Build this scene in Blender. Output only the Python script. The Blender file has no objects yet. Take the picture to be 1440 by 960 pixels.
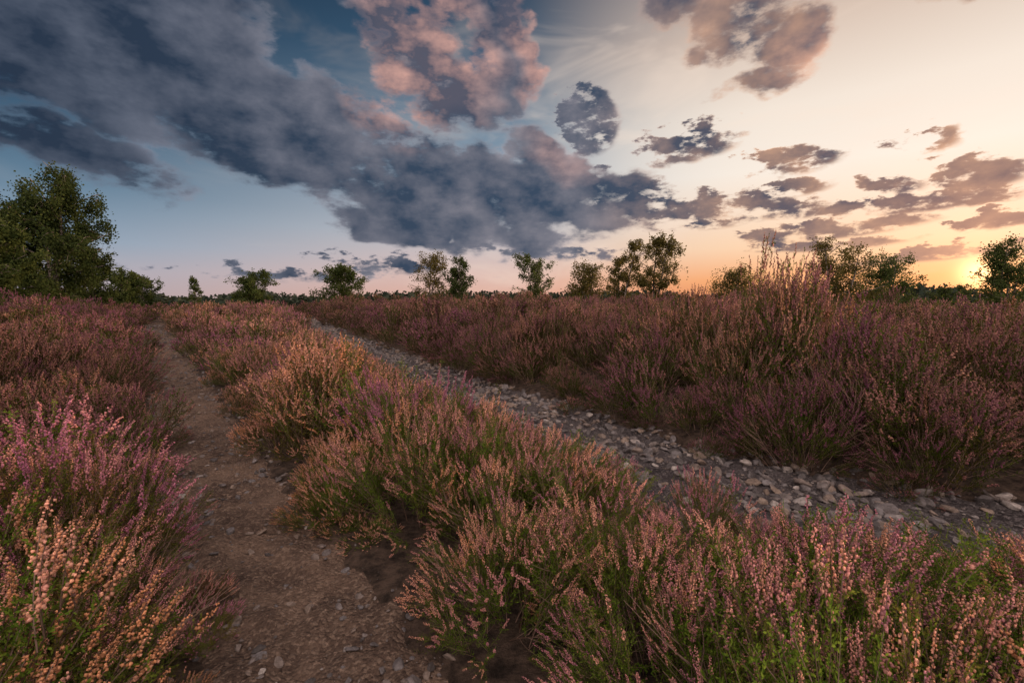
import bpy, math, random, time
import numpy as np
from mathutils import Vector, Matrix, noise

random.seed(7)
scene = bpy.context.scene
scene.view_settings.view_transform = 'Standard'
scene.view_settings.look = 'None'
scene.view_settings.exposure = 0

def lin(r, g, b):
    def f(c):
        c /= 255.0
        return c / 12.92 if c <= 0.04045 else ((c + 0.055) / 1.055) ** 2.4
    return (f(r), f(g), f(b), 1.0)

SUN_AZ = math.radians(45.5)
SUN_EL = math.radians(6.0)

# ------------------------------------------------------------------ node helpers
class NT:
    def __init__(s, tree):
        s.t = tree
    def node(s, typ, **kw):
        n = s.t.nodes.new(typ)
        for k, v in kw.items():
            setattr(n, k, v)
        return n
    def put(s, sock, v):
        if isinstance(v, bpy.types.NodeSocket):
            s.t.links.new(v, sock)
        else:
            sock.default_value = v
    def m(s, op, a, b=None, c=None, clamp=False):
        n = s.node('ShaderNodeMath', operation=op, use_clamp=clamp)
        s.put(n.inputs[0], a)
        if b is not None: s.put(n.inputs[1], b)
        if c is not None: s.put(n.inputs[2], c)
        return n.outputs[0]
    def vm(s, op, a, b=None):
        n = s.node('ShaderNodeVectorMath', operation=op)
        s.put(n.inputs[0], a)
        if b is not None: s.put(n.inputs[1], b)
        return n
    def mix(s, f, a, b, blend='MIX'):
        n = s.node('ShaderNodeMix', data_type='RGBA', blend_type=blend)
        s.put(n.inputs[0], f); s.put(n.inputs[6], a); s.put(n.inputs[7], b)
        return n.outputs[2]
    def sstep(s, v, lo, hi, a=0.0, b=1.0):
        n = s.node('ShaderNodeMapRange', interpolation_type='SMOOTHSTEP')
        s.put(n.inputs[0], v); n.inputs[1].default_value = lo; n.inputs[2].default_value = hi
        n.inputs[3].default_value = a; n.inputs[4].default_value = b
        return n.outputs[0]
    def ramp(s, f, stops):
        n = s.node('ShaderNodeValToRGB')
        cr = n.color_ramp
        while len(cr.elements) < len(stops):
            cr.elements.new(0.5)
        for e, (p, c) in zip(cr.elements, stops):
            e.position = p; e.color = c
        s.put(n.inputs[0], f)
        return n.outputs[0]
    def noise(s, vec, scale, detail=5, rough=0.55, dist=0.0):
        n = s.node('ShaderNodeTexNoise')
        if vec is not None: s.put(n.inputs['Vector'], vec)
        n.inputs['Scale'].default_value = scale
        n.inputs['Detail'].default_value = detail
        n.inputs['Roughness'].default_value = rough
        n.inputs['Distortion'].default_value = dist
        return n

# ------------------------------------------------------------------ SKY
world = bpy.data.worlds.new("World")
scene.world = world
world.use_nodes = True
world.node_tree.nodes.clear()
W = NT(world.node_tree)
out = W.node('ShaderNodeOutputWorld')
bg = W.node('ShaderNodeBackground')
bg.inputs[1].default_value = 0.1
W.t.links.new(bg.outputs[0], out.inputs[0])
tc = W.node('ShaderNodeTexCoord').outputs['Generated']
sep = W.node('ShaderNodeSeparateXYZ'); W.put(sep.inputs[0], tc)
X, Y, Z = sep.outputs
az = W.m('ARCTAN2', X, Y)
el = W.m('ARCSINE', Z)
hl = W.m('SQRT', W.m('ADD', W.m('ADD', W.m('MULTIPLY', X, X), W.m('MULTIPLY', Y, Y)), 1e-4))
cs = W.m('DIVIDE', W.m('ADD', W.m('MULTIPLY', X, math.sin(SUN_AZ)), W.m('MULTIPLY', Y, math.cos(SUN_AZ))), hl)
zf = W.m('DIVIDE', Z, 0.6, clamp=True)
def st(l): return [(z / 0.6, lin(*c)) for z, c in l]
rL = W.ramp(zf, st([(0, (182, 166, 170)), (.05, (172, 170, 182)), (.097, (144, 164, 184)), (.18, (98, 128, 152)), (.32, (38, 70, 98)), (.5, (22, 44, 68))]))
rC = W.ramp(zf, st([(0, (228, 172, 150)), (.06, (224, 190, 180)), (.147, (192, 192, 198)), (.264, (142, 162, 180)), (.453, (62, 92, 118)), (.57, (34, 58, 82))]))
rR = W.ramp(zf, st([(0, (228, 136, 92)), (.044, (247, 170, 114)), (.104, (252, 212, 176)), (.24, (251, 239, 226)), (.337, (246, 232, 218)), (.45, (220, 198, 182)), (.6, (120, 118, 126))]))
col = W.mix(W.sstep(cs, -0.1, 0.74), rL, rC)
col = W.mix(W.sstep(cs, 0.68, 0.97), col, rR)
nish = W.node('ShaderNodeTexSky', sky_type='NISHITA')
nish.sun_disc = False
nish.sun_elevation = SUN_EL
nish.sun_rotation = SUN_AZ
nc = W.mix(1.0, nish.outputs[0], (0.08, 0.08, 0.08, 1), 'MULTIPLY')
col = W.mix(0.03, col, nc)

SD = (math.sin(SUN_AZ) * math.cos(math.radians(2.6)), math.cos(SUN_AZ) * math.cos(math.radians(2.6)), math.sin(math.radians(2.6)))
dsun = W.vm('DISTANCE', tc, SD).outputs['Value']

# clouds: cloud banks at world bearings, broken up with fractal noise
pv = W.vm('MULTIPLY', tc, (1, 1, 1.5)).outputs[0]
n1 = W.noise(pv, 5.0, 7, 0.57, 0.0)
sh = W.vm('ADD', pv, (SD[0] * 0.035, SD[1] * 0.035, 0.035)).outputs[0]
n2 = W.noise(sh, 5.0, 5, 0.57, 0.0)
n3 = W.noise(W.vm('MULTIPLY', tc, (1, 1, 2.4)).outputs[0], 18.0, 6, 0.62, 0.0)
nd = n1.outputs['Fac']
warp = W.noise(pv, 6.0, 3, 0.55)
wv = W.vm('SUBTRACT', warp.outputs['Color'], (0.5, 0.5, 0.5)).outputs[0]
cmb = W.node('ShaderNodeCombineXYZ'); W.put(cmb.inputs[0], az); W.put(cmb.inputs[1], el); cmb.inputs[2].default_value = 1.0
c_big = W.vm('ADD', cmb.outputs[0], W.vm('MULTIPLY', wv, (0.20, 0.14, 0.0)).outputs[0]).outputs[0]
s3 = W.m('SUBTRACT', n3.outputs['Fac'], 0.5)
w3 = W.node('ShaderNodeCombineXYZ'); W.put(w3.inputs[0], W.m('MULTIPLY', s3, .14)); W.put(w3.inputs[1], W.m('MULTIPLY', s3, -.05))
c_small = W.vm('ADD', cmb.outputs[0], w3.outputs[0]).outputs[0]

def blob(b, small=False):
    x, y, rx, ry, rot, A = b
    a = math.atan((x - 720) / 640.0); ca = math.cos(a)
    e = math.atan((425 - y) / 640.0 * ca)
    sx, sy = rx / 640.0 * ca * ca, ry / 640.0 * ca
    th = math.radians(-rot); c, s = math.cos(th), math.sin(th)
    P = c_small if small else c_big
    uu = W.vm('DOT_PRODUCT', P, (c / sx, s / sx, -(c * a + s * e) / sx)).outputs['Value']
    vv = W.vm('DOT_PRODUCT', P, (-s / sy, c / sy, -(-s * a + c * e) / sy)).outputs['Value']
    q = W.m('MULTIPLY_ADD', vv, vv, W.m('MULTIPLY', uu, uu))
    return W.m('MULTIPLY_ADD', q, -A, A)
def field(lst, small=False):
    acc = None
    for b in lst:
        v = blob(b, small)
        acc = v if acc is None else W.m('MAXIMUM', acc, v)
    return acc
big = [(120, 50, 430, 120, 14, 1.4), (350, 155, 340, 105, 24, 1.8), (60, 195, 330, 55, 12, 1.0), (540, 235, 340, 84, 16, 1.8),
       (740, 280, 220, 54, 8, 1.6), (630, 318, 220, 38, 2, 1.5), (330, 30, 130, 80, 40, 1.2)]
mid = [(540, 40, 66, 72, 0, .85), (585, 105, 82, 60, 0, .95), (640, 160, 84, 56, 0, 1.1), (672, 10, 60, 40, 0, .8), (706, 80, 50, 88, 0, 1.05),
       (770, 232, 100, 34, 25, 1.1), (960, 15, 105, 46, 0, 1.1), (1020, 50, 90, 56, 0, 1.1), (1085, 72, 84, 42, 0, 1.0),
       (1320, 2, 100, 24, 0, 1.0), (1045, 125, 80, 22, 0, .8)]
small = [(822, 182, 54, 46, 20, 1.8), (965, 213, 90, 26, -5, 1.1), (1110, 233, 85, 24, -3, 1.1),
         (1305, 203, 42, 22, 0, 1.0), (1360, 250, 95, 28, 5, 1.15), (1250, 264, 55, 18, 10, 1.0), (1265, 290, 155, 19, 0, 1.2),
         (985, 294, 90, 25, 0, 1.2), (1060, 294, 66, 24, 0, 1.2), (1115, 268, 62, 16, 0, 1.05), (1115, 298, 58, 17, 0, 1.1),
         (885, 285, 95, 40, 15, 1.4), (1165, 324, 165, 19, -3, 1.25), (1372, 282, 75, 14, -3, 1.05), (1425, 306, 110, 18, -10, 1.05),
         (1150, 347, 140, 11, 0, 1.1), (985, 318, 75, 11, 0, 1.0), (1330, 357, 240, 13, -4, 1.0), (760, 354, 180, 15, 4, 1.0),
         (430, 388, 150, 14, 0, .75), (560, 375, 100, 16, 0, .75), (1240, 215, 40, 12, 0, .7)]
Fbig = field(big); Fmid = field(mid); Fsm = field(small, True)
back = W.sstep(W.m('ABSOLUTE', az), 1.0, 1.5, -1.0, 0.35)
FB = W.m('MINIMUM', W.m('MAXIMUM', W.m('MAXIMUM', W.m('MAXIMUM', Fbig, Fmid), back), -.5), 1.15)
nn = W.m('SUBTRACT', nd, 0.5)
densB = W.m('MULTIPLY_ADD', s3, 1.4, W.m('MULTIPLY_ADD', nn, 3.3, FB))
densS = W.m('MULTIPLY_ADD', s3, 4.6, W.m('MINIMUM', W.m('MAXIMUM', Fsm, -.9), .88))
dens = W.m('MAXIMUM', densB, densS)
alpha = W.sstep(dens, 0.24, 0.88)
core = W.sstep(dens, 0.35, 1.35)
lite = W.m('MULTIPLY_ADD', s3, 0.9, W.m('MULTIPLY_ADD', W.m('SUBTRACT', nd, n2.outputs['Fac']), 3.6, 0.30), clamp=True)
dark = W.mix(W.sstep(cs, -0.1, 0.8), lin(42, 55, 74), lin(56, 73, 95))
dark = W.mix(W.sstep(cs, 0.8, 1.0), dark, lin(86, 86, 100))
litc = W.mix(W.sstep(cs, -0.1, 0.8), lin(122, 130, 148), lin(172, 164, 170))
litc = W.mix(W.sstep(cs, 0.78, 0.97), litc, lin(246, 190, 150))
pink = W.m('MAXIMUM', field([(600, 95, 110, 120, 45, 1.4), (738, 75, 40, 95, -12, 1.2), (1110, 90, 90, 46, 0, .6), (780, 225, 80, 28, 30, .6)]), 0.0, clamp=True)
litc = W.mix(W.m('MULTIPLY', pink, .9), litc, lin(226, 172, 156))
dark = W.mix(W.m('MULTIPLY', pink, .6), dark, lin(104, 98, 110))
lf = W.m('MULTIPLY', lite, W.m('MULTIPLY_ADD', pink, .6, W.sstep(core, 0.0, 1.0, .9, 0.46)))
ccol = W.mix(W.m('ADD', lf, W.sstep(core, 0.0, 0.35, 0.34, 0.0), clamp=True), dark, litc)
col = W.mix(W.m('MULTIPLY', alpha, W.sstep(core, 0, .6, .88, .99)), col, ccol)
# high thin veil
veil = W.noise(W.vm('MULTIPLY', pv, (1.2, .5, 2.4)).outputs[0], 3.2, 4, 0.6, 0.6)
vf = W.m('MULTIPLY', W.sstep(veil.outputs['Fac'], .48, .75), W.sstep(cs, .3, 1.0, .06, .4))
col = W.mix(W.m('MULTIPLY', vf, W.sstep(alpha, 0, 1, 1, 0)), col, lin(252, 230, 212))
# unseen sky behind camera and overhead, boosted as an added fill for the foreground
opp = W.m('MULTIPLY_ADD', Z, .60, W.m('MULTIPLY', Y, -.9))
oppf = W.sstep(opp, 0.10, 0.75)
opc = W.mix(W.sstep(nd, .4, .6), (.95, .84, .86, 1), (2.8, 2.05, 1.72, 1))
col = W.mix(oppf, col, opc)
g1 = W.m('EXPONENT', W.m('MULTIPLY', dsun, -10.0))
g2 = W.m('EXPONENT', W.m('MULTIPLY', W.m('MULTIPLY', dsun, dsun), -2600.0))
glow = W.mix(1.0, W.mix(W.m('MULTIPLY', g1, .65), (0, 0, 0, 1), (1.0, .42, .17, 1)), W.mix(g2, (0, 0, 0, 1), (1.6, 1.0, .45, 1)), 'ADD')
col = W.mix(1.0, col, glow, 'ADD')
fin = W.mix(1.0, col, (10, 10, 10, 1), 'MULTIPLY')
W.t.links.new(fin, bg.inputs[0])

# ------------------------------------------------------------------ SUN
sl = bpy.data.lights.new("sun", 'SUN')
sl.energy = 5.0; sl.angle = math.radians(1.5); sl.color = (1.0, 0.60, 0.35)
so = bpy.data.objects.new("sun", sl); scene.collection.objects.link(so)
d = Vector((math.sin(SUN_AZ) * math.cos(SUN_EL), math.cos(SUN_AZ) * math.cos(SUN_EL), math.sin(SUN_EL)))
so.rotation_euler = (-d).to_track_quat('-Z', 'Y').to_euler()

# ------------------------------------------------------------------ CAMERA
cam = bpy.data.cameras.new("camera"); cam.lens = 16; cam.sensor_width = 36
cam.clip_start = 0.05; cam.clip_end = 8000
co = bpy.data.objects.new("camera", cam); scene.collection.objects.link(co)
co.location = (0, 0, 1.2)
co.rotation_euler = (math.radians(90 - 4.9), 0, 0)
scene.camera = co

# ------------------------------------------------------------------ TERRAIN
def ss(a, b, x):
    t = np.clip((x - a) / (b - a), 0, 1); return t * t * (3 - 2 * t)
PL = np.array([(3.3, -3.5), (1.3, -1.0), (0.5, 0.0), (-0.82, 1.6), (-1.20, 2.05), (-1.88, 2.8), (-3.1, 4.4), (-7.9, 10.2), (-15.6, 20.0), (-27, 34)])
TR = np.array([(9.0, -1.5), (6.0, 0.1), (4.3, 0.95), (3.0, 1.65), (2.05, 2.36), (1.42, 2.9), (0.85, 3.5), (0.12, 4.5), (-2.1, 8.1), (-7.5, 17.0), (-14.5, 29.0), (-20, 38)])
def smooth_poly(P, it=2):
    for _ in range(it):
        Q = [P[0]]
        for a, b in zip(P[:-1], P[1:]):
            Q.append(a * .75 + b * .25); Q.append(a * .25 + b * .75)
        Q.append(P[-1]); P = np.array(Q)
    return P
PL = smooth_poly(PL); TR = smooth_poly(TR)
def pdist(P, x, y):
    best = np.full(np.shape(x), 1e9)
    for a, b in zip(P[:-1], P[1:]):
        dx, dy = b - a; L2 = dx * dx + dy * dy
        t = np.clip(((x - a[0]) * dx + (y - a[1]) * dy) / L2, 0, 1)
        best = np.minimum(best, np.hypot(x - a[0] - t * dx, y - a[1] - t * dy))
    return best
def xat(P, y):
    o = np.argsort(P[:, 1]); return np.interp(y, P[o, 1], P[o, 0])
def H(x, y):
    x = np.asarray(x, float); y = np.asarray(y, float)
    r = np.hypot(x, y)
    z = 0.32 * ss(3, 22, y)
    dT = pdist(TR, x, y); right = (x > xat(TR, y))
    z = z + np.where(right, 0.26 * ss(.6, 1.8, dT), 0)
    dP = pdist(PL, x, y); left = (x < xat(PL, y))
    z = z + np.where(left, 0.50 * ss(.5, 4, dP) * ss(3, 10, y), 0)
    z = z + 0.05 * np.sin(x * 1.3 + .7) * np.sin(y * 1.1 + 2) * ss(1, 5, r)
    z = z + 0.12 * np.sin(x * .33 + 1.7) * np.sin(y * .27 + .4) * ss(6, 20, r)
    z = z - 3.0 * ss(26, 110, r) - 1.6 * ss(0, 30, x) * ss(9, 40, r)
    z = z + 0.8 * np.sin(x * .012 + 1) * np.sin(y * .009) * ss(150, 600, r)
    return z
def sheet_mesh(name, V, nx, ny, mat):
    me = bpy.data.meshes.new(name)
    idx = np.arange(nx * ny).reshape(ny, nx)
    F = np.stack([idx[:-1, :-1], idx[:-1, 1:], idx[1:, 1:], idx[1:, :-1]], -1).reshape(-1, 4)
    me.from_pydata(V.tolist(), [], F.tolist())
    me.polygons.foreach_set('use_smooth', [True] * len(me.polygons))
    ob = bpy.data.objects.new(name, me); scene.collection.objects.link(ob)
    me.materials.append(mat)
    return ob

def pmat(name):
    m = bpy.data.materials.new(name); m.use_nodes = True
    m.node_tree.nodes.clear()
    T = NT(m.node_tree)
    o = T.node('ShaderNodeOutputMaterial')
    b = T.node('ShaderNodeBsdfPrincipled'); b.inputs['Roughness'].default_value = .9
    b.inputs['Specular IOR Level'].default_value = .2
    T.t.links.new(b.outputs[0], o.inputs[0])
    return m, T, b, o
gm, T, b, o = pmat("heath_soil")
pos = T.node('ShaderNodeNewGeometry').outputs['Position']
nA = T.noise(pos, 14, 6, .7).outputs['Fac']; nB = T.noise(pos, .25, 5, .6).outputs['Fac']
near = T.mix(T.sstep(nA, .3, .7), (.014, .011, .009, 1), (.11, .080, .062, 1))
far = T.mix(T.sstep(nB, .35, .65), (.035, .05, .02, 1), (.085, .075, .04, 1))
dist = T.vm('LENGTH', pos).outputs['Value']
T.put(b.inputs['Base Color'], T.mix(T.sstep(dist, 45, 110), near, far))
bp = T.node('ShaderNodeBump'); bp.inputs['Strength'].default_value = 1; bp.inputs['Distance'].default_value = .03
T.put(bp.inputs['Height'], T.noise(pos, 45, 6, .7).outputs['Fac']); T.put(b.inputs['Normal'], bp.outputs[0])
N = 420
u = np.linspace(-1, 1, N); a_ = math.asinh(1600)
gx = np.sinh(u * a_) * 2.0; gy = np.sinh(u * a_) * 2.0 + 2.0
GX, GY = np.meshgrid(gx, gy)
GZ = H(GX, GY)
dmin = np.minimum(pdist(PL, GX, GY) - .34, pdist(TR, GX, GY) - .72)
GZ = GZ - 0.06 * (1 - ss(-.12, .05, dmin))
sheet_mesh("ground", np.stack([GX, GY, GZ], -1).reshape(-1, 3), N, N, gm)

def path_mat(name, c1, c2, c3, sc):
    m, T, b, o = pmat(name)
    pos = T.node('ShaderNodeNewGeometry').outputs['Position']
    f1 = T.noise(pos, 3.0, 8, .65).outputs['Fac']; f2 = T.noise(pos, sc, 4, .7).outputs['Fac']
    v = T.node('ShaderNodeTexVoronoi'); T.put(v.inputs['Vector'], pos); v.inputs['Scale'].default_value = 75
    c = T.mix(T.sstep(f1, .32, .68), c1, c2)
    c = T.mix(T.sstep(f2, .52, .7), c, c3)
    sv = T.node('ShaderNodeSeparateColor'); T.put(sv.inputs[0], v.outputs['Color'])
    c = T.mix(T.m('MULTIPLY', T.sstep(sv.outputs[0], .6, 1), .5), c, c3)
    T.put(b.inputs['Base Color'], c)
    b1 = T.node('ShaderNodeBump'); b1.inputs['Strength'].default_value = 1.0; b1.inputs['Distance'].default_value = .018
    h = T.m('ADD', T.m('MULTIPLY', v.outputs['Distance'], -.8), T.m('ADD', f2, T.m('MULTIPLY', f1, 1.5)))
    T.put(b1.inputs['Height'], h); T.put(b.inputs['Normal'], b1.outputs[0])
    return m
dirt = path_mat("dirt", (.060, .042, .034, 1), (.165, .117, .088, 1), (.26, .195, .15, 1), 45)
grav = path_mat("track_gravel", (.028, .025, .027, 1), (.085, .077, .080, 1), (.16, .147, .150, 1), 38)

def path_strip(name, P, hw, ymax, mat):
    seg = np.hypot(*np.diff(P, axis=0).T); S = np.concatenate([[0], np.cumsum(seg)])
    ts = []; t = 0
    while t < S[-1]:
        px, py = np.interp(t, S, P[:, 0]), np.interp(t, S, P[:, 1])
        ts.append(t); t += max(.025, .012 * math.hypot(px, py))
    ts = np.array(ts)
    cx = np.interp(ts, S, P[:, 0]); cy = np.interp(ts, S, P[:, 1])
    tx = np.gradient(cx, ts); ty = np.gradient(cy, ts); l = np.hypot(tx, ty)
    nxv, nyv = ty / l, -tx / l
    nc = 48; w = np.linspace(-1, 1, nc)
    # ragged edges: the half-width wanders along the path
    wob = np.array([[1 + .16 * noise.fractal(Vector((t * 1.7, sgn * 5, 2)), .8, 2.0, 4) for sgn in (-1, 1)] for t in ts])
    HW = hw * np.where(w[None, :] < 0, wob[:, :1], wob[:, 1:])
    VX = cx[:, None] + nxv[:, None] * w * HW; VY = cy[:, None] + nyv[:, None] * w * HW
    VZ = H(VX, VY)
    n = np.array([noise.fractal(Vector((x * 5, y * 5, 3)), .9, 2.0, 6) for x, y in zip(VX.ravel(), VY.ravel())]).reshape(VX.shape)
    ed = ss(.72, 1.0, np.abs(w))
    VZ = VZ - .03 * (1 - w ** 2)[None, :] - .0 + n * .03 - (ed * .06)[None, :] - .005
    return sheet_mesh(name, np.stack([VX, VY, VZ], -1).reshape(-1, 3), nc, len(ts), mat)
path_strip("dirt_path", PL, .46, 34, dirt)
path_strip("gravel_track", TR, .90, 38, grav)

# ------------------------------------------------------------------ mesh builder
class MB:
    def __init__(s): s.v = []; s.f = []; s.m = []; s.a = []
    def tube(s, pts, rad, k, mat, a=0.5):
        n0 = len(s.v); up = Vector((0.3, 0.9, 0.1))
        for i, p in enumerate(pts):
            d = (pts[min(i + 1, len(pts) - 1)] - pts[max(i - 1, 0)])
            d = d.normalized() if d.length > 1e-9 else Vector((0, 0, 1))
            e1 = d.cross(up)
            if e1.length < .05: e1 = d.cross(Vector((1, 0, 0)))
            e1.normalize(); e2 = d.cross(e1)
            for j in range(k):
                an = 2 * math.pi * j / k
                s.v.append(p + (e1 * math.cos(an) + e2 * math.sin(an)) * rad[i])
        for i in range(len(pts) - 1):
            for j in range(k):
                q = (j + 1) % k
                s.f.append((n0 + i * k + j, n0 + i * k + q, n0 + (i + 1) * k + q, n0 + (i + 1) * k + j)); s.m.append(mat); s.a.append(a)
    def octa(s, c, d, r, ln, mat, a):
        d = d.normalized(); e1 = d.orthogonal().normalized(); e2 = d.cross(e1); n = len(s.v)
        s.v += [c - d * ln, c + e1 * r, c + e2 * r, c - e1 * r, c - e2 * r, c + d * ln]
        for j in range(4):
            q = (j + 1) % 4
            s.f.append((n, n + 1 + q, n + 1 + j)); s.f.append((n + 5, n + 1 + j, n + 1 + q))
        s.m += [mat] * 8; s.a += [a] * 8
    def leaf(s, c, d, side, ln, w, mat, a):
        n = len(s.v)
        s.v += [c, c + d * ln * .5 + side * w, c + d * ln, c + d * ln * .5 - side * w]
        s.f.append((n, n + 1, n + 2, n + 3)); s.m.append(mat); s.a.append(a)
    def arrays(s):
        tot = np.array([len(f) for f in s.f], np.int32)
        lv = np.fromiter((i for f in s.f for i in f), np.int32)
        return [np.array([tuple(p) for p in s.v], np.float32), lv, tot, np.array(s.m, np.int32), np.array(s.a, np.float32)]
def build_mesh(name, V, lv, tot, mi, rnd, mats, extra=None):
    me = bpy.data.meshes.new(name)
    me.vertices.add(len(V)); me.vertices.foreach_set('co', V.astype(np.float32).ravel())
    me.loops.add(len(lv)); me.loops.foreach_set('vertex_index', lv)
    me.polygons.add(len(tot))
    me.polygons.foreach_set('loop_start', np.concatenate([[0], np.cumsum(tot)[:-1]]).astype(np.int32))
    for m in mats: me.materials.append(m)
    me.polygons.foreach_set('material_index', mi)
    me.update(calc_edges=True)
    at = me.attributes.new('rnd', 'FLOAT', 'FACE'); at.data.foreach_set('value', rnd)
    if extra is not None:
        at = me.attributes.new('tj', 'FLOAT', 'FACE'); at.data.foreach_set('value', extra)
    return me
def rv():
    return Vector((random.gauss(0, 1), random.gauss(0, 1), random.gauss(0, 1))).normalized()

# ------------------------------------------------------------------ heather materials
def foliage_mat(name, colfn, trans=.3, rough=.8):
    m = bpy.data.materials.new(name); m.use_nodes = True; m.node_tree.nodes.clear()
    T = NT(m.node_tree)
    o = T.node('ShaderNodeOutputMaterial')
    c = colfn(T)
    b = T.node('ShaderNodeBsdfDiffuse'); T.put(b.inputs[0], c)
    if trans <= 0:
        T.t.links.new(b.outputs[0], o.inputs[0]); return m
    t = T.node('ShaderNodeBsdfTranslucent'); T.put(t.inputs[0], c)
    mx = T.node('ShaderNodeMixShader'); mx.inputs[0].default_value = trans
    T.t.links.new(b.outputs[0], mx.inputs[1]); T.t.links.new(t.outputs[0], mx.inputs[2])
    T.t.links.new(mx.outputs[0], o.inputs[0])
    return m
def att(T, n, ty):
    a = T.node('ShaderNodeAttribute', attribute_type=ty); a.attribute_name = n; return a.outputs['Fac']
def gray(T, v):
    cb = T.node('ShaderNodeCombineXYZ'); [T.put(cb.inputs[i], v) for i in range(3)]; return cb.outputs[0]
def bloomcol(T):
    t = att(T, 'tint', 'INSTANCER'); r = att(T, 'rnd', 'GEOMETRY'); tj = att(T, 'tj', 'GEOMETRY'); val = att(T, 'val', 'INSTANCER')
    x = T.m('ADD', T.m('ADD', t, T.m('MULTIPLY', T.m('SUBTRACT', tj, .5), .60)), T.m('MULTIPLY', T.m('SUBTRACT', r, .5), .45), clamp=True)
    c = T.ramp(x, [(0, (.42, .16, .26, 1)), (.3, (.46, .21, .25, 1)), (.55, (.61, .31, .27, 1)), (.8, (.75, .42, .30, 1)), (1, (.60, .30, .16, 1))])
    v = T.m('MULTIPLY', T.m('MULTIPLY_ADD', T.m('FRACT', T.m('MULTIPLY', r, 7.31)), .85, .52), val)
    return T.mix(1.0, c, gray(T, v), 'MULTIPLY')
def leafcol(T):
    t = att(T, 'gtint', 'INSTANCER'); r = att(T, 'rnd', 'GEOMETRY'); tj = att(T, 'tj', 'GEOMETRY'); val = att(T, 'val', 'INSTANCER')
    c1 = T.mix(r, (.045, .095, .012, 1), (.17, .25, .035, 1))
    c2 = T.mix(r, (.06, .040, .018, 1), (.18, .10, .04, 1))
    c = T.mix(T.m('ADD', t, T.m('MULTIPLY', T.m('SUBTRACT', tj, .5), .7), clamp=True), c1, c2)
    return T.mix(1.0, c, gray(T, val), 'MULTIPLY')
def stemcol(T):
    r = att(T, 'rnd', 'GEOMETRY')
    return T.mix(r, (.06, .035, .025, 1), (.28, .20, .16, 1))
M_bloom = foliage_mat("heather_bloom", bloomcol, .25)
M_leaf = foliage_mat("heather_leaf", leafcol, .35)
M_stem = foliage_mat("heather_stem", stemcol, .0)
HM = [M_stem, M_leaf, M_bloom]

def shoot_pts(p, d, L, n, curl=.25):
    pts = [p.copy()]; d = d.normalized()
    for i in range(n):
        d = (d + Vector((0, 0, curl / n * 2)) + rv() * .07).normalized()
        p = p + d * (L / n); pts.append(p.copy())
    return pts
def along(pts, t):
    f = t * (len(pts) - 1); i = min(int(f), len(pts) - 2); q = f - i
    return pts[i].lerp(pts[i + 1], q), (pts[i + 1] - pts[i]).normalized()
def spray(g, bloom=1.0, bare=False):
    B = MB(); L = .5
    d0 = Vector((random.uniform(-.15, .15), random.uniform(-.15, .15), 1))
    main = shoot_pts(Vector((0, 0, -.03)), d0, L, 7, .1)
    thick = max(1, g * .6)
    B.tube(main, [.0032 * thick * (1 - .75 * i / 7) for i in range(8)], 3, 0, random.random())
    shoots = [(main, .70, L)]
    nside = 11
    for k in range(nside):
        t = .22 + .68 * (k + random.random()) / nside
        p, d = along(main, t)
        an = random.uniform(0, 6.283)
        dd = (d * .8 + Vector((math.cos(an), math.sin(an), 0)) * random.uniform(.45, .85))
        SL = (1.03 - t) * L * random.uniform(.6, 1.0) + .03
        s = shoot_pts(p, dd, SL, 5, .5)
        B.tube(s, [.0015 * thick * (1 - .6 * i / 5) for i in range(6)], 3, 0, random.random() if not bare else random.uniform(.6, 1))
        shoots.append((s, random.uniform(.42, .68), SL))
    if bare: return B.arrays()
    ls = .0048 * g
    for s, t0, SL in shoots:
        b0 = 1 - random.uniform(.04, .10) / SL
        b0 = max(b0, .25)
        if random.random() > bloom: b0 = 1.1
        t = max(.12, .2 if s is main else .06)
        step = .0036 * g ** 1.35 / SL
        while t < min(1.0, b0 + .05):
            p, d = along(s, t)
            sd = d.cross(rv()).normalized()
            od = (d * random.uniform(.5, 1.0) + sd * .9).normalized()
            k = random.random()
            if k < .32:
                ln = random.uniform(.012, .035)
                nl = max(2, int(6 / g))
                for q in range(nl):
                    pp = p + od * ln * (q / nl)
                    s2 = od.cross(rv()).normalized()
                    B.leaf(pp, (od + s2 * .6).normalized(), od.cross(s2), ls * 1.5, ls * .38, 1, random.random())
            else:
                B.leaf(p, od, d.cross(sd), ls * 1.5, ls * .4, 1, random.random())
            t += step * random.uniform(.6, 1.4)
        if b0 < 1:
            t = b0; step = .0020 * g ** 1.75 / SL; a0 = random.random()
            while t < 1.0:
                p, d = along(s, min(t, .999))
                sd = d.cross(rv()).normalized()
                taper = 1 - .45 * (t - b0) / (1 - b0)
                r = .0033 * g * random.uniform(.75, 1.2) * taper
                off = (.0058 + .0012 * (g - 1)) * taper
                B.octa(p + sd * off * random.uniform(.6, 1.2), (sd * .6 - d * .35 + rv() * .3), r, r * 1.25, 2, min(1, max(0, a0 * .5 + random.random() * .5)))
                t += step * random.uniform(.6, 1.4)
    return B.arrays()
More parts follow.
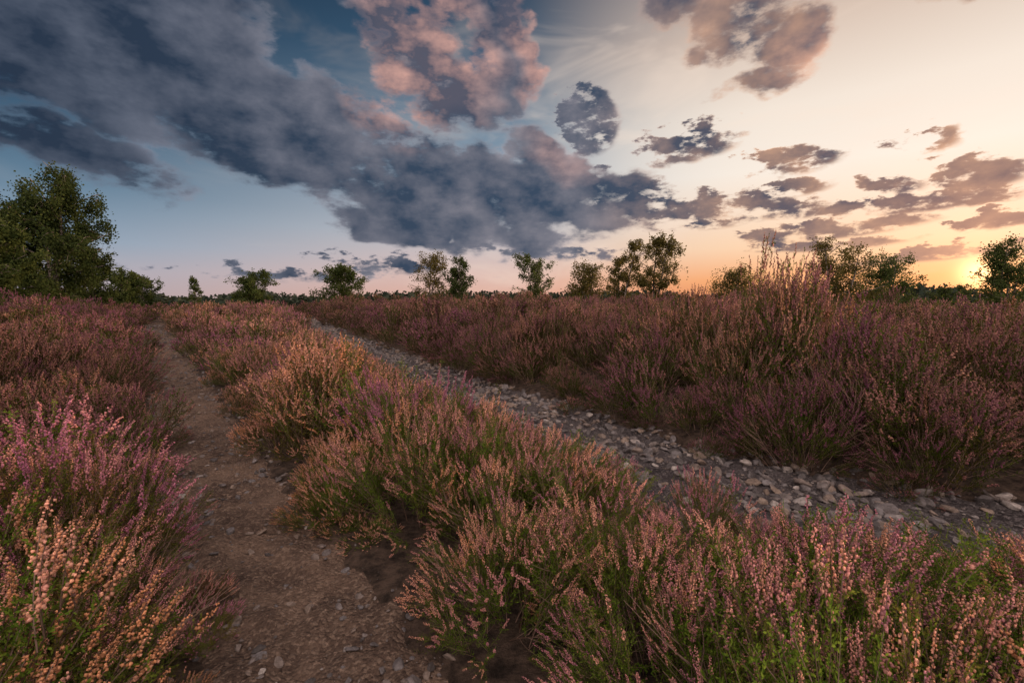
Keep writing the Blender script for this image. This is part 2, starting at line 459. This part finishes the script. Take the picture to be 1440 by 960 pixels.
def bush_coll(name, g, npool, nvar, nspr, brad):
    pool = [spray(g, .92 if i % 4 else .45) for i in range(npool)]
    green = [spray(g, .12) for i in range(3)]
    bare = [spray(g, 0, True) for i in range(2)]
    c = bpy.data.collections.new(name)
    for k in range(nvar):
        VV, LV, TT, MM, RR, TJ = [], [], [], [], [], []; off = 0
        lob = [(random.uniform(0, 6.28), random.uniform(.1, .35)) for _ in range(3)]
        skirt = int(nspr * .36)
        nbare = 4 if g < 2 else 0
        for i in range(nspr + skirt + nbare):
            ph = random.uniform(0, 6.283)
            if i < nspr:
                q = math.sqrt(random.random())
                A = random.choice(pool)
                tilt = .05 + .76 * q ** 1.4 + random.gauss(0, .10)
                s = (1.12 - .30 * q * q) * random.uniform(.74, 1.14)
                s *= 1 + sum(am * math.cos(ph - a) for a, am in lob) * q * .6
            elif i < nspr + skirt:
                q = random.uniform(.7, 1.05); A = random.choice(green if i % 2 else pool)
                tilt = random.uniform(.7, 1.25); s = random.uniform(.38, .70)
            else:
                q = random.uniform(.2, 1); A = random.choice(bare); tilt = random.uniform(.2, 1.1); s = random.uniform(.7, 1.02)
            R = np.array(Matrix.Rotation(ph, 3, 'Z') @ Matrix.Rotation(tilt, 3, 'Y') @ Matrix.Rotation(random.uniform(0, 6.283), 3, 'Z'))
            V = (A[0] * s) @ R.T + np.array([math.cos(ph) * q * brad * .5, math.sin(ph) * q * brad * .5, 0])
            VV.append(V); LV.append(A[1] + off); TT.append(A[2]); MM.append(A[3]); RR.append(A[4]); TJ.append(np.full(len(A[2]), random.random(), np.float32)); off += len(V)
        nm = "%s_%02d" % (name, k)
        me = build_mesh(nm, np.concatenate(VV), np.concatenate(LV), np.concatenate(TT), np.concatenate(MM), np.concatenate(RR), HM, np.concatenate(TJ))
        c.objects.link(bpy.data.objects.new(nm, me))
    return c
LOD = [bush_coll("heather_bush_fine", 1.0, 9, 9, 26, .36), bush_coll("heather_bush_medium", 1.8, 8, 7, 23, .42),
       bush_coll("heather_bush_coarse", 3.5, 6, 6, 18, .58), bush_coll("heather_bush_far", 7.0, 5, 5, 14, 1.3)]
nv = [9, 7, 6, 5]

# ------------------------------------------------------------------ scatter via geometry nodes
def scatter(name, P, R, S, I, coll, extra):
    me = bpy.data.meshes.new(name); me.from_pydata([tuple(p) for p in P], [], [])
    def add(n, ty, data):
        a = me.attributes.new(n, ty, 'POINT'); a.data.foreach_set('vector' if ty == 'FLOAT_VECTOR' else 'value', np.asarray(data).ravel())
    add('rot', 'FLOAT_VECTOR', np.array(R, np.float32)); add('scl', 'FLOAT_VECTOR', np.array(S, np.float32)); add('idx', 'INT', np.array(I, np.int32))
    for k, v in extra.items(): add(k, 'FLOAT', np.array(v, np.float32))
    ob = bpy.data.objects.new(name, me); scene.collection.objects.link(ob)
    ng = bpy.data.node_groups.new(name + "_scatter", 'GeometryNodeTree')
    ng.interface.new_socket('Geometry', in_out='INPUT', socket_type='NodeSocketGeometry')
    ng.interface.new_socket('Geometry', in_out='OUTPUT', socket_type='NodeSocketGeometry')
    gi = ng.nodes.new('NodeGroupInput'); go = ng.nodes.new('NodeGroupOutput')
    ip = ng.nodes.new('GeometryNodeInstanceOnPoints'); ci = ng.nodes.new('GeometryNodeCollectionInfo')
    ci.inputs['Collection'].default_value = coll; ci.inputs['Separate Children'].default_value = True; ci.inputs['Reset Children'].default_value = True
    def na(n, ty):
        a = ng.nodes.new('GeometryNodeInputNamedAttribute'); a.data_type = ty; a.inputs['Name'].default_value = n; return a.outputs['Attribute']
    er = ng.nodes.new('FunctionNodeEulerToRotation')
    L = ng.links.new
    L(na('rot', 'FLOAT_VECTOR'), er.inputs[0]); L(er.outputs[0], ip.inputs['Rotation'])
    L(na('scl', 'FLOAT_VECTOR'), ip.inputs['Scale']); L(na('idx', 'INT'), ip.inputs['Instance Index'])
    ip.inputs['Pick Instance'].default_value = True
    L(ci.outputs[0], ip.inputs['Instance']); L(gi.outputs[0], ip.inputs['Points']); L(ip.outputs[0], go.inputs[0])
    md = ob.modifiers.new("scatter", 'NODES'); md.node_group = ng
    return ob

# old plants form mounds about 0.9 m across, each with its own height and colour
CELL = 1.0
def mound(x, y):
    best = 9; inf = (0, 0, 0)
    ix, iy = math.floor(x / CELL), math.floor(y / CELL)
    for i in (-1, 0, 1):
        for j in (-1, 0, 1):
            rr = random.Random((ix + i) * 7349 + (iy + j) * 9151 + 17)
            cx = (ix + i + rr.uniform(.1, .9)) * CELL; cy = (iy + j + rr.uniform(.1, .9)) * CELL
            dd = math.hypot(x - cx, y - cy)
            if dd < best: best = dd; inf = (rr.uniform(.84, 1.20), rr.uniform(-1, 1), rr.uniform(-1, 1))
    return best, inf
TALL = [(2.55, 4.5, .65, 1.55), (3.1, 4.8, .55, 1.38), (2.1, 5.4, .5, 1.2), (5.4, 4.6, .6, 1.25), (6.2, 5.6, .5, 1.25)]
def heath(lod, r0, r1, sp, sc0):
    ys = np.arange(-.6 if lod == 0 else -.3, r1, sp)
    data = []
    for y0 in ys:
        xm = 1.2 * max(y0, 0) + 2.0
        for x0 in np.arange(-xm, xm, sp):
            x = x0 + random.uniform(-.45, .45) * sp; y = y0 + random.uniform(-.45, .45) * sp
            r = math.hypot(x, y)
            if not (r0 <= r < r1) or r < .74: continue
            data.append((x, y, 0))
            if lod < 2 and random.random() < .9:      # seedlings and low tufts that creep over the path edges
                data.append((x0 + random.uniform(-.5, .5) * sp, y0 + random.uniform(-.5, .5) * sp, 1))
    pts = np.array(data)
    dP = pdist(PL, pts[:, 0], pts[:, 1]); dT = pdist(TR, pts[:, 0], pts[:, 1])
    xl = xat(PL, pts[:, 1]); xr = xat(TR, pts[:, 1])
    hmax = np.full(len(pts), 9.0); hmaxL = np.full(len(pts), 9.0)   # plants stay lower towards the trampled edges
    for s in np.linspace(1.02, 4, 120)[::-1]:
        cr = (pts[:, 0] * s > xat(TR, pts[:, 1] * s) - .26) & (pts[:, 1] > .3)
        hmax = np.where(cr, 1.2 * (1 - 1 / s), hmax)
        cr = (pts[:, 0] * s > xat(PL, pts[:, 1] * s) - .18) & (pts[:, 1] > .3)
        hmaxL = np.where(cr, 1.2 * (1 - 1 / s), hmaxL)
    Z0 = H(pts[:, 0], pts[:, 1])
    res = {k: [[], [], [], [], [], [], []] for k in (0, 1, 2)}
    for (x, y, low), z, dp, dt, a, c, hm, hml in zip(pts, Z0, dP, dT, xl, xr, hmax, hmaxL):
        rr0 = math.hypot(x, y)
        band = 0 if x < a else (2 if x > c else 1)
        e = min(dp - (.39 if rr0 < 5 else .48), dt - (.66 if band == 2 else .64))
        if low:
            if not (-.12 + random.uniform(-.04, .04) < e < .16) or rr0 < 1.1: continue
        elif e < .06 + random.uniform(-.05, .09) and rr0 < 34: continue
        nz = noise.noise(Vector((x * 1.1, y * 1.1, 5))); nz2 = noise.noise(Vector((x * .35, y * .35, 9)))
        h = sc0 * random.uniform(.9, 1.1) * (1 + .16 * nz)
        mtj = mgj = 0; mv = 1
        if lod < 3:
            md_, (mh, mt, mg) = mound(x, y)
            if not low and lod < 2 and md_ > .52 and random.random() < .45: continue    # shadowed gaps between old plants
            h *= mh * (1.20 - .54 * min(1, md_ / .56) ** 2); mtj = mt * .22; mgj = mg * .34; mv = 1 - .12 * mt
        h *= .74 + .26 * min(1, max(0, e / .45))
        if band == 1 and rr0 < 15:
            q = (hm + .09) / .58 * random.uniform(.90, 1.16)
            if q < .38 and not low: continue
            h = min(h, max(q, .3))
        if band == 0 and rr0 < 14:
            q = (hml + .04) / .58 * random.uniform(.9, 1.10)
            if q < .34 and not low: continue
            h = min(h, max(q, .3))
        if band == 2: h *= 1.10
        tallf = 0
        wd = min(1.15, max(h, .70)) * random.uniform(.9, 1.12)
        if e < .3: wd *= .88
        if low: h = random.uniform(.22, .48); wd = random.uniform(.32, .55)
        else:
            for tx, ty, tr, tf in TALL:
                q = math.hypot(x - tx, y - ty)
                if q < tr: h *= 1 + (tf - 1) * (1 - (q / tr) ** 2); tallf = 1
        val = 1.0  # bright foreground and shaded right and far-left bands are put into the plant colour
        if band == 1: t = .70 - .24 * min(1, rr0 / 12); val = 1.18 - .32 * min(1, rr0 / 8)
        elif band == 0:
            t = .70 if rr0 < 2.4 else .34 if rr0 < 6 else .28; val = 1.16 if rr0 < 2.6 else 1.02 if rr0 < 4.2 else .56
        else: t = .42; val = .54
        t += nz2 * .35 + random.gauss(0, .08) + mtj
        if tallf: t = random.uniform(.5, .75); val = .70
        elif random.random() < .035: t = .0
        gt = (.12 if band == 1 and rr0 < 3.5 else .28) + .5 * noise.noise(Vector((x * .7, y * .7, 1))) + random.gauss(0, .08) + mgj
        R = res[band]
        R[0].append((x, y, z - .02 - (.03 if low else 0))); R[1].append((random.gauss(0, .05), random.gauss(0, .05), random.uniform(0, 6.283)))
        R[2].append((wd, wd, h)); R[3].append(random.randrange(nv[lod]))
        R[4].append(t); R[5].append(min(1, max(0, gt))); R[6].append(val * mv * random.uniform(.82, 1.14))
    return res
specs = [(0, 0, 3.3, .34, 1.16), (1, 3.3, 8.5, .39, 1.18), (2, 8.5, 24, .58, 1.22), (3, 24, 70, 1.3, 1.4)]
tot = []
for sp in specs:
    r = heath(*sp)
    for bnd in (0, 1, 2):
        R = r[bnd]
        if not R[0]: continue
        tot.append(len(R[0]))
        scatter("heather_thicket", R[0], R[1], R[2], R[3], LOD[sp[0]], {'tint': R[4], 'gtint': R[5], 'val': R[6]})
print("heather bushes", tot)

# ------------------------------------------------------------------ stones
def rockcol(T):
    oi = T.node('ShaderNodeObjectInfo').outputs['Random']
    g = T.node('ShaderNodeTexCoord').outputs['Object']
    n = T.noise(g, 2.5, 4, .65).outputs['Fac']
    c = T.ramp(oi, [(0, (.08, .074, .074, 1)), (.35, (.17, .162, .17, 1)), (.6, (.24, .19, .155, 1)), (.85, (.15, .148, .16, 1)), (.94, (.26, .24, .235, 1)), (1, (.44, .41, .39, 1))])
    return T.mix(T.sstep(n, .3, .7), T.mix(1.0, c, (.5, .48, .46, 1), 'MULTIPLY'), c)
rm, T, b, o = pmat("stone")
T.put(b.inputs['Base Color'], rockcol(T)); b.inputs['Roughness'].default_value = .7; b.inputs['Specular IOR Level'].default_value = .4
import bmesh
rc = bpy.data.collections.new("stone_shapes")
for i in range(9):
    bm = bmesh.new(); bmesh.ops.create_icosphere(bm, subdivisions=3, radius=1)
    off = Vector((i * 7.3, 1, 2)); sc = Vector((1, random.uniform(.5, .95), random.uniform(.32, .65)))
    planes = [(rv(), random.uniform(.4, .8)) for _ in range(10)]
    for v in bm.verts:
        p = v.co.copy()
        for n_, dd in planes:
            k = p.dot(n_)
            if k > dd: p -= n_ * (k - dd) * .95
        p *= 1 + .14 * noise.noise(p * 1.6 + off) + .05 * noise.noise(p * 5 + off)
        v.co = Vector((p.x * sc.x, p.y * sc.y, p.z * sc.z))
    me = bpy.data.meshes.new("stone_%02d" % i); bm.to_mesh(me); bm.free(); me.materials.append(rm)
    rc.objects.link(bpy.data.objects.new("stone_%02d" % i, me))
def stones(name, P, hw, dens, smin, smax, pw, ymax, edge, base):
    seg = np.hypot(*np.diff(P, axis=0).T); S = np.concatenate([[0], np.cumsum(seg)])
    pts = []
    n = int(dens * S[-1] * hw * 2)
    for _ in range(n):
        t = random.random() * S[-1]
        px, py = np.interp(t, S, P[:, 0]), np.interp(t, S, P[:, 1])
        if py < .5 or math.hypot(px, py) > ymax: continue
        r = math.hypot(px, py)
        if random.random() > min(1, 9.0 / r): continue
        w = random.uniform(-1, 1)
        if random.random() > (1 - edge) + edge * abs(w): continue
        k = int(np.searchsorted(S, t)) ; k = max(1, min(len(P) - 1, k))
        dx, dy = P[k] - P[k - 1]; l = math.hypot(dx, dy)
        x_, y_ = px + dy / l * w * hw, py - dx / l * w * hw
        cl = noise.fractal(Vector((x_ * 1.8, y_ * 1.8, 7)), .8, 2.0, 4)
        if random.random() > base + (1 - base) * float(ss(-.15, .4, cl)): continue
        pts.append((x_, y_, w, r))
    A = np.array(pts); Zs = H(A[:, 0], A[:, 1]) - .03 * (1 - A[:, 2] ** 2) - .05 * ss(.72 , 1.0, np.abs(A[:, 2] * hw / (hw + .1))) - .004
    Pp, R, Sc, I = [], [], [], []
    for (x, y, w, r), z in zip(A, Zs):
        n_ = noise.fractal(Vector((x * 5, y * 5, 3)), .9, 2.0, 6) * .03
        s = smin + (smax - smin) * random.random() ** pw
        s *= max(1, (r / 9) ** .6)
        Pp.append((x, y, z + n_ + s * .10)); R.append((random.gauss(0, .3), random.gauss(0, .3), random.uniform(0, 6.28))); Sc.append((s, s, s)); I.append(random.randrange(9))
    return scatter(name, Pp, R, Sc, I, rc, {})
stones("gravel_stones", TR, .82, 1300, .005, .066, 4.6, 32, .1, .32)
stones("path_pebbles", PL, .42, 1000, .003, .036, 5.0, 24, .6, .35)

# ------------------------------------------------------------------ trees
def treeleaf(c1, c2):
    def f(T):
        r = att(T, 'rnd', 'GEOMETRY'); return T.mix(r, c1, c2)
    return f
ML = [foliage_mat("birch_leaf_dark", treeleaf((.026, .043, .016, 1), (.072, .10, .033, 1)), .3),
      foliage_mat("birch_leaf_olive", treeleaf((.05, .055, .018, 1), (.17, .145, .045, 1)), .45),
      foliage_mat("birch_leaf_green", treeleaf((.035, .06, .02, 1), (.10, .13, .04, 1)), .4)]
def bark(T):
    p = T.node('ShaderNodeNewGeometry').outputs['Position']
    return T.mix(T.sstep(T.noise(p, 6, 3).outputs['Fac'], .45, .6), (.26, .23, .20, 1), (.04, .03, .025, 1))
M_bark = foliage_mat("birch_bark", bark, 0)

def tree(name, px, Yd, top_px, wpx, leafn, lsz, mat, prof='oval', base=.22, stems=1, droop=.25, twigp=.88):
    x = (px - 720) / 640 * Yd; y = Yd
    leafn *= 2.5; lsz *= 1.12
    zb = float(H(x, y)) - .1
    ztop = 1.2 + (425 - top_px) / 640 * Yd
    h = ztop - zb; cw = wpx / 640 * Yd / 2 * .95
    B = MB(); tips = []
    for s_ in range(stems):
        lean = Vector((random.uniform(-.12, .12), random.uniform(-.1, .1), 1)) if stems == 1 else Vector((math.cos(s_ * 2.4 + px) * .16, math.sin(s_ * 2.4 + px) * .16, 1))
        p = Vector((0, 0, 0)); pts = [p.copy()]; d_ = lean.normalized(); hh = h * (1 if s_ == 0 else random.uniform(.74, .95))
        for i in range(10):
            d_ = (d_ + Vector((random.gauss(0, .05), random.gauss(0, .05), .08))).normalized(); p = p + d_ * hh * .97 / 10; pts.append(p.copy())
        r0 = h * .015
        B.tube(pts, [r0 * (1 - .9 * i / 10) + .012 for i in range(11)], 7, 0, .5)
        nb = int(28 / stems ** .5)
        for k in range(nb):
            t = base + (1 - base) * (k + random.random()) / nb * .98
            q, dd = along(pts, min(t, .99))
            tt = (t - base) / (1 - base)
            env = (math.sin(math.pi * min(1, (tt * .80 + .17))) ** .7) if prof == 'oval' else (1.1 - tt) ** .8
            an = k * 2.4 + random.uniform(-.5, .5)
            ln = cw * env * random.uniform(.55, 1.15)
            up = .5 + .9 * tt
            b = shoot_pts(q, Vector((math.cos(an), math.sin(an), up)), ln * 1.15, 5, -.15)
            B.tube(b, [r0 * .35 * (1 - tt * .5) * (1 - .8 * i / 5) + .006 for i in range(6)], 4, 0, .5)
            dens_b = random.choice([.4, 1, 1, 1.3])
            for w in range(9):
                tq = random.uniform(.2, 1); bp_, bd = along(b, min(tq, .99))
                tl = cw * random.uniform(.14, .34)
                dv = (bd * .5 + rv() * .8 + Vector((0, 0, .1))).normalized()
                c = shoot_pts(bp_, dv, tl, 3, -droop * 2.5)
                B.tube(c, [.007, .006, .005, .004], 3, 0, .4)
                if random.random() < twigp: tips.append((c, random.random(), dens_b))
    per = max(1, leafn / max(1, len(tips)))
    for c, a, db in tips:
        sg = cw * .065
        nl = int(per * random.uniform(.3, 1.7) * db + .5)
        for _ in range(nl):
            p, dd = along(c, random.random() * .99)
            p = p + Vector((random.gauss(0, sg), random.gauss(0, sg), random.gauss(0, sg * 1.0) - abs(random.gauss(0, droop * sg * 3))))
            d1 = rv(); s1 = d1.cross(rv()).normalized(); l = lsz * random.uniform(.6, 1.3)
            B.leaf(p, d1, s1, l, l * .42, 1, min(1, max(0, a * .6 + random.random() * .4)))
    me = build_mesh(name, *B.arrays(), [M_bark, mat])
    ob = bpy.data.objects.new(name, me); ob.location = (x, y, zb); scene.collection.objects.link(ob)
    return ob
tree("birch_tree", 82, 20, 242, 142, 17000, .085, ML[0], 'oval', .05, 3, .35)
tree("birch_tree", -2, 19, 264, 135, 13000, .085, ML[0], 'oval', .05, 3, .3)
tree("birch_tree", 0, 15, 314, 105, 9000, .07, ML[2], 'oval', .05, 3, .1)
tree("birch_tree", 128, 24, 322, 70, 6000, .09, ML[0], 'oval', .05, 3, .2)
tree("birch_tree", 178, 38, 383, 56, 3200, .13, ML[2], 'oval', .05, 3, .1)
tree("birch_tree", 204, 42, 388, 50, 2600, .13, ML[2], 'oval', .05, 3, .1)
tree("birch_sapling", 277, 42, 388, 24, 700, .11, ML[2], 'cone', .2, 1, .1)
tree("oak_tree", 353, 48, 384, 58, 3800, .14, ML[2], 'oval', .12, 2, .05)
tree("oak_tree", 484, 46, 380, 68, 4000, .14, ML[2], 'oval', .10, 2, .05)
tree("birch_tree", 603, 46, 357, 66, 2400, .12, ML[1], 'oval', .15, 2, .35, .8)
tree("birch_tree", 647, 45, 362, 54, 3200, .13, ML[0], 'oval', .12, 2, .3)
tree("birch_tree", 752, 46, 359, 58, 3000, .13, ML[2], 'oval', .12, 2, .3)
tree("birch_tree", 826, 44, 370, 74, 3400, .13, ML[1], 'oval', .10, 3, .3)
tree("birch_tree", 873, 40, 335, 54, 3400, .12, ML[1], 'oval', .12, 2, .35)
tree("birch_tree", 920, 38, 331, 72, 4600, .12, ML[1], 'oval', .14, 2, .4)
tree("oak_tree", 1035, 50, 381, 82, 3800, .14, ML[1], 'oval', .10, 3, .05)
tree("birch_tree", 1178, 38, 333, 92, 6000, .12, ML[1], 'oval', .10, 3, .45)
tree("birch_tree", 1246, 40, 355, 90, 6500, .12, ML[2], 'oval', .05, 3, .3)
tree("birch_tree", 1416, 36, 336, 96, 7000, .12, ML[2], 'oval', .06, 3, .3)
tree("pine_tree", 1352, 60, 400, 38, 2000, .16, ML[0], 'cone', .1, 1, .0)
tree("pine_tree", 1318, 75, 406, 44, 2000, .2, ML[0], 'oval', .1, 2, .0)

# distant forest mass
fm = foliage_mat("distant_forest_leaf", treeleaf((.022, .034, .026, 1), (.05, .062, .045, 1)), 0)  # green leans to blue: distance haze put into the leaf colour
B = MB()
for i in range(2400):
    an = math.radians(random.uniform(-62, 62)); R = random.uniform(230, 520)
    x, y = math.sin(an) * R, math.cos(an) * R
    zb = float(-4.0); hgt = (random.uniform(8, 12.5) * (.85 + .4 * noise.noise(Vector((an * 9, 1, 2))))) * R / 360 + 2.5
    if an < -.35: hgt *= .8
    w = random.uniform(2.5, 5)
    for k in range(24):
        q = random.random(); ww = w * (1 - q ** 2) ** .5
        p = Vector((x + random.gauss(0, .5) * ww, y + random.gauss(0, .5) * ww, zb + hgt * q))
        d1 = rv(); s1 = d1.cross(rv()).normalized(); B.leaf(p, d1, s1, random.uniform(1.6, 3), 1.1, 0, random.random())
me = build_mesh("distant_forest", *B.arrays(), [fm]); ob = bpy.data.objects.new("distant_forest", me); scene.collection.objects.link(ob)
print("done")
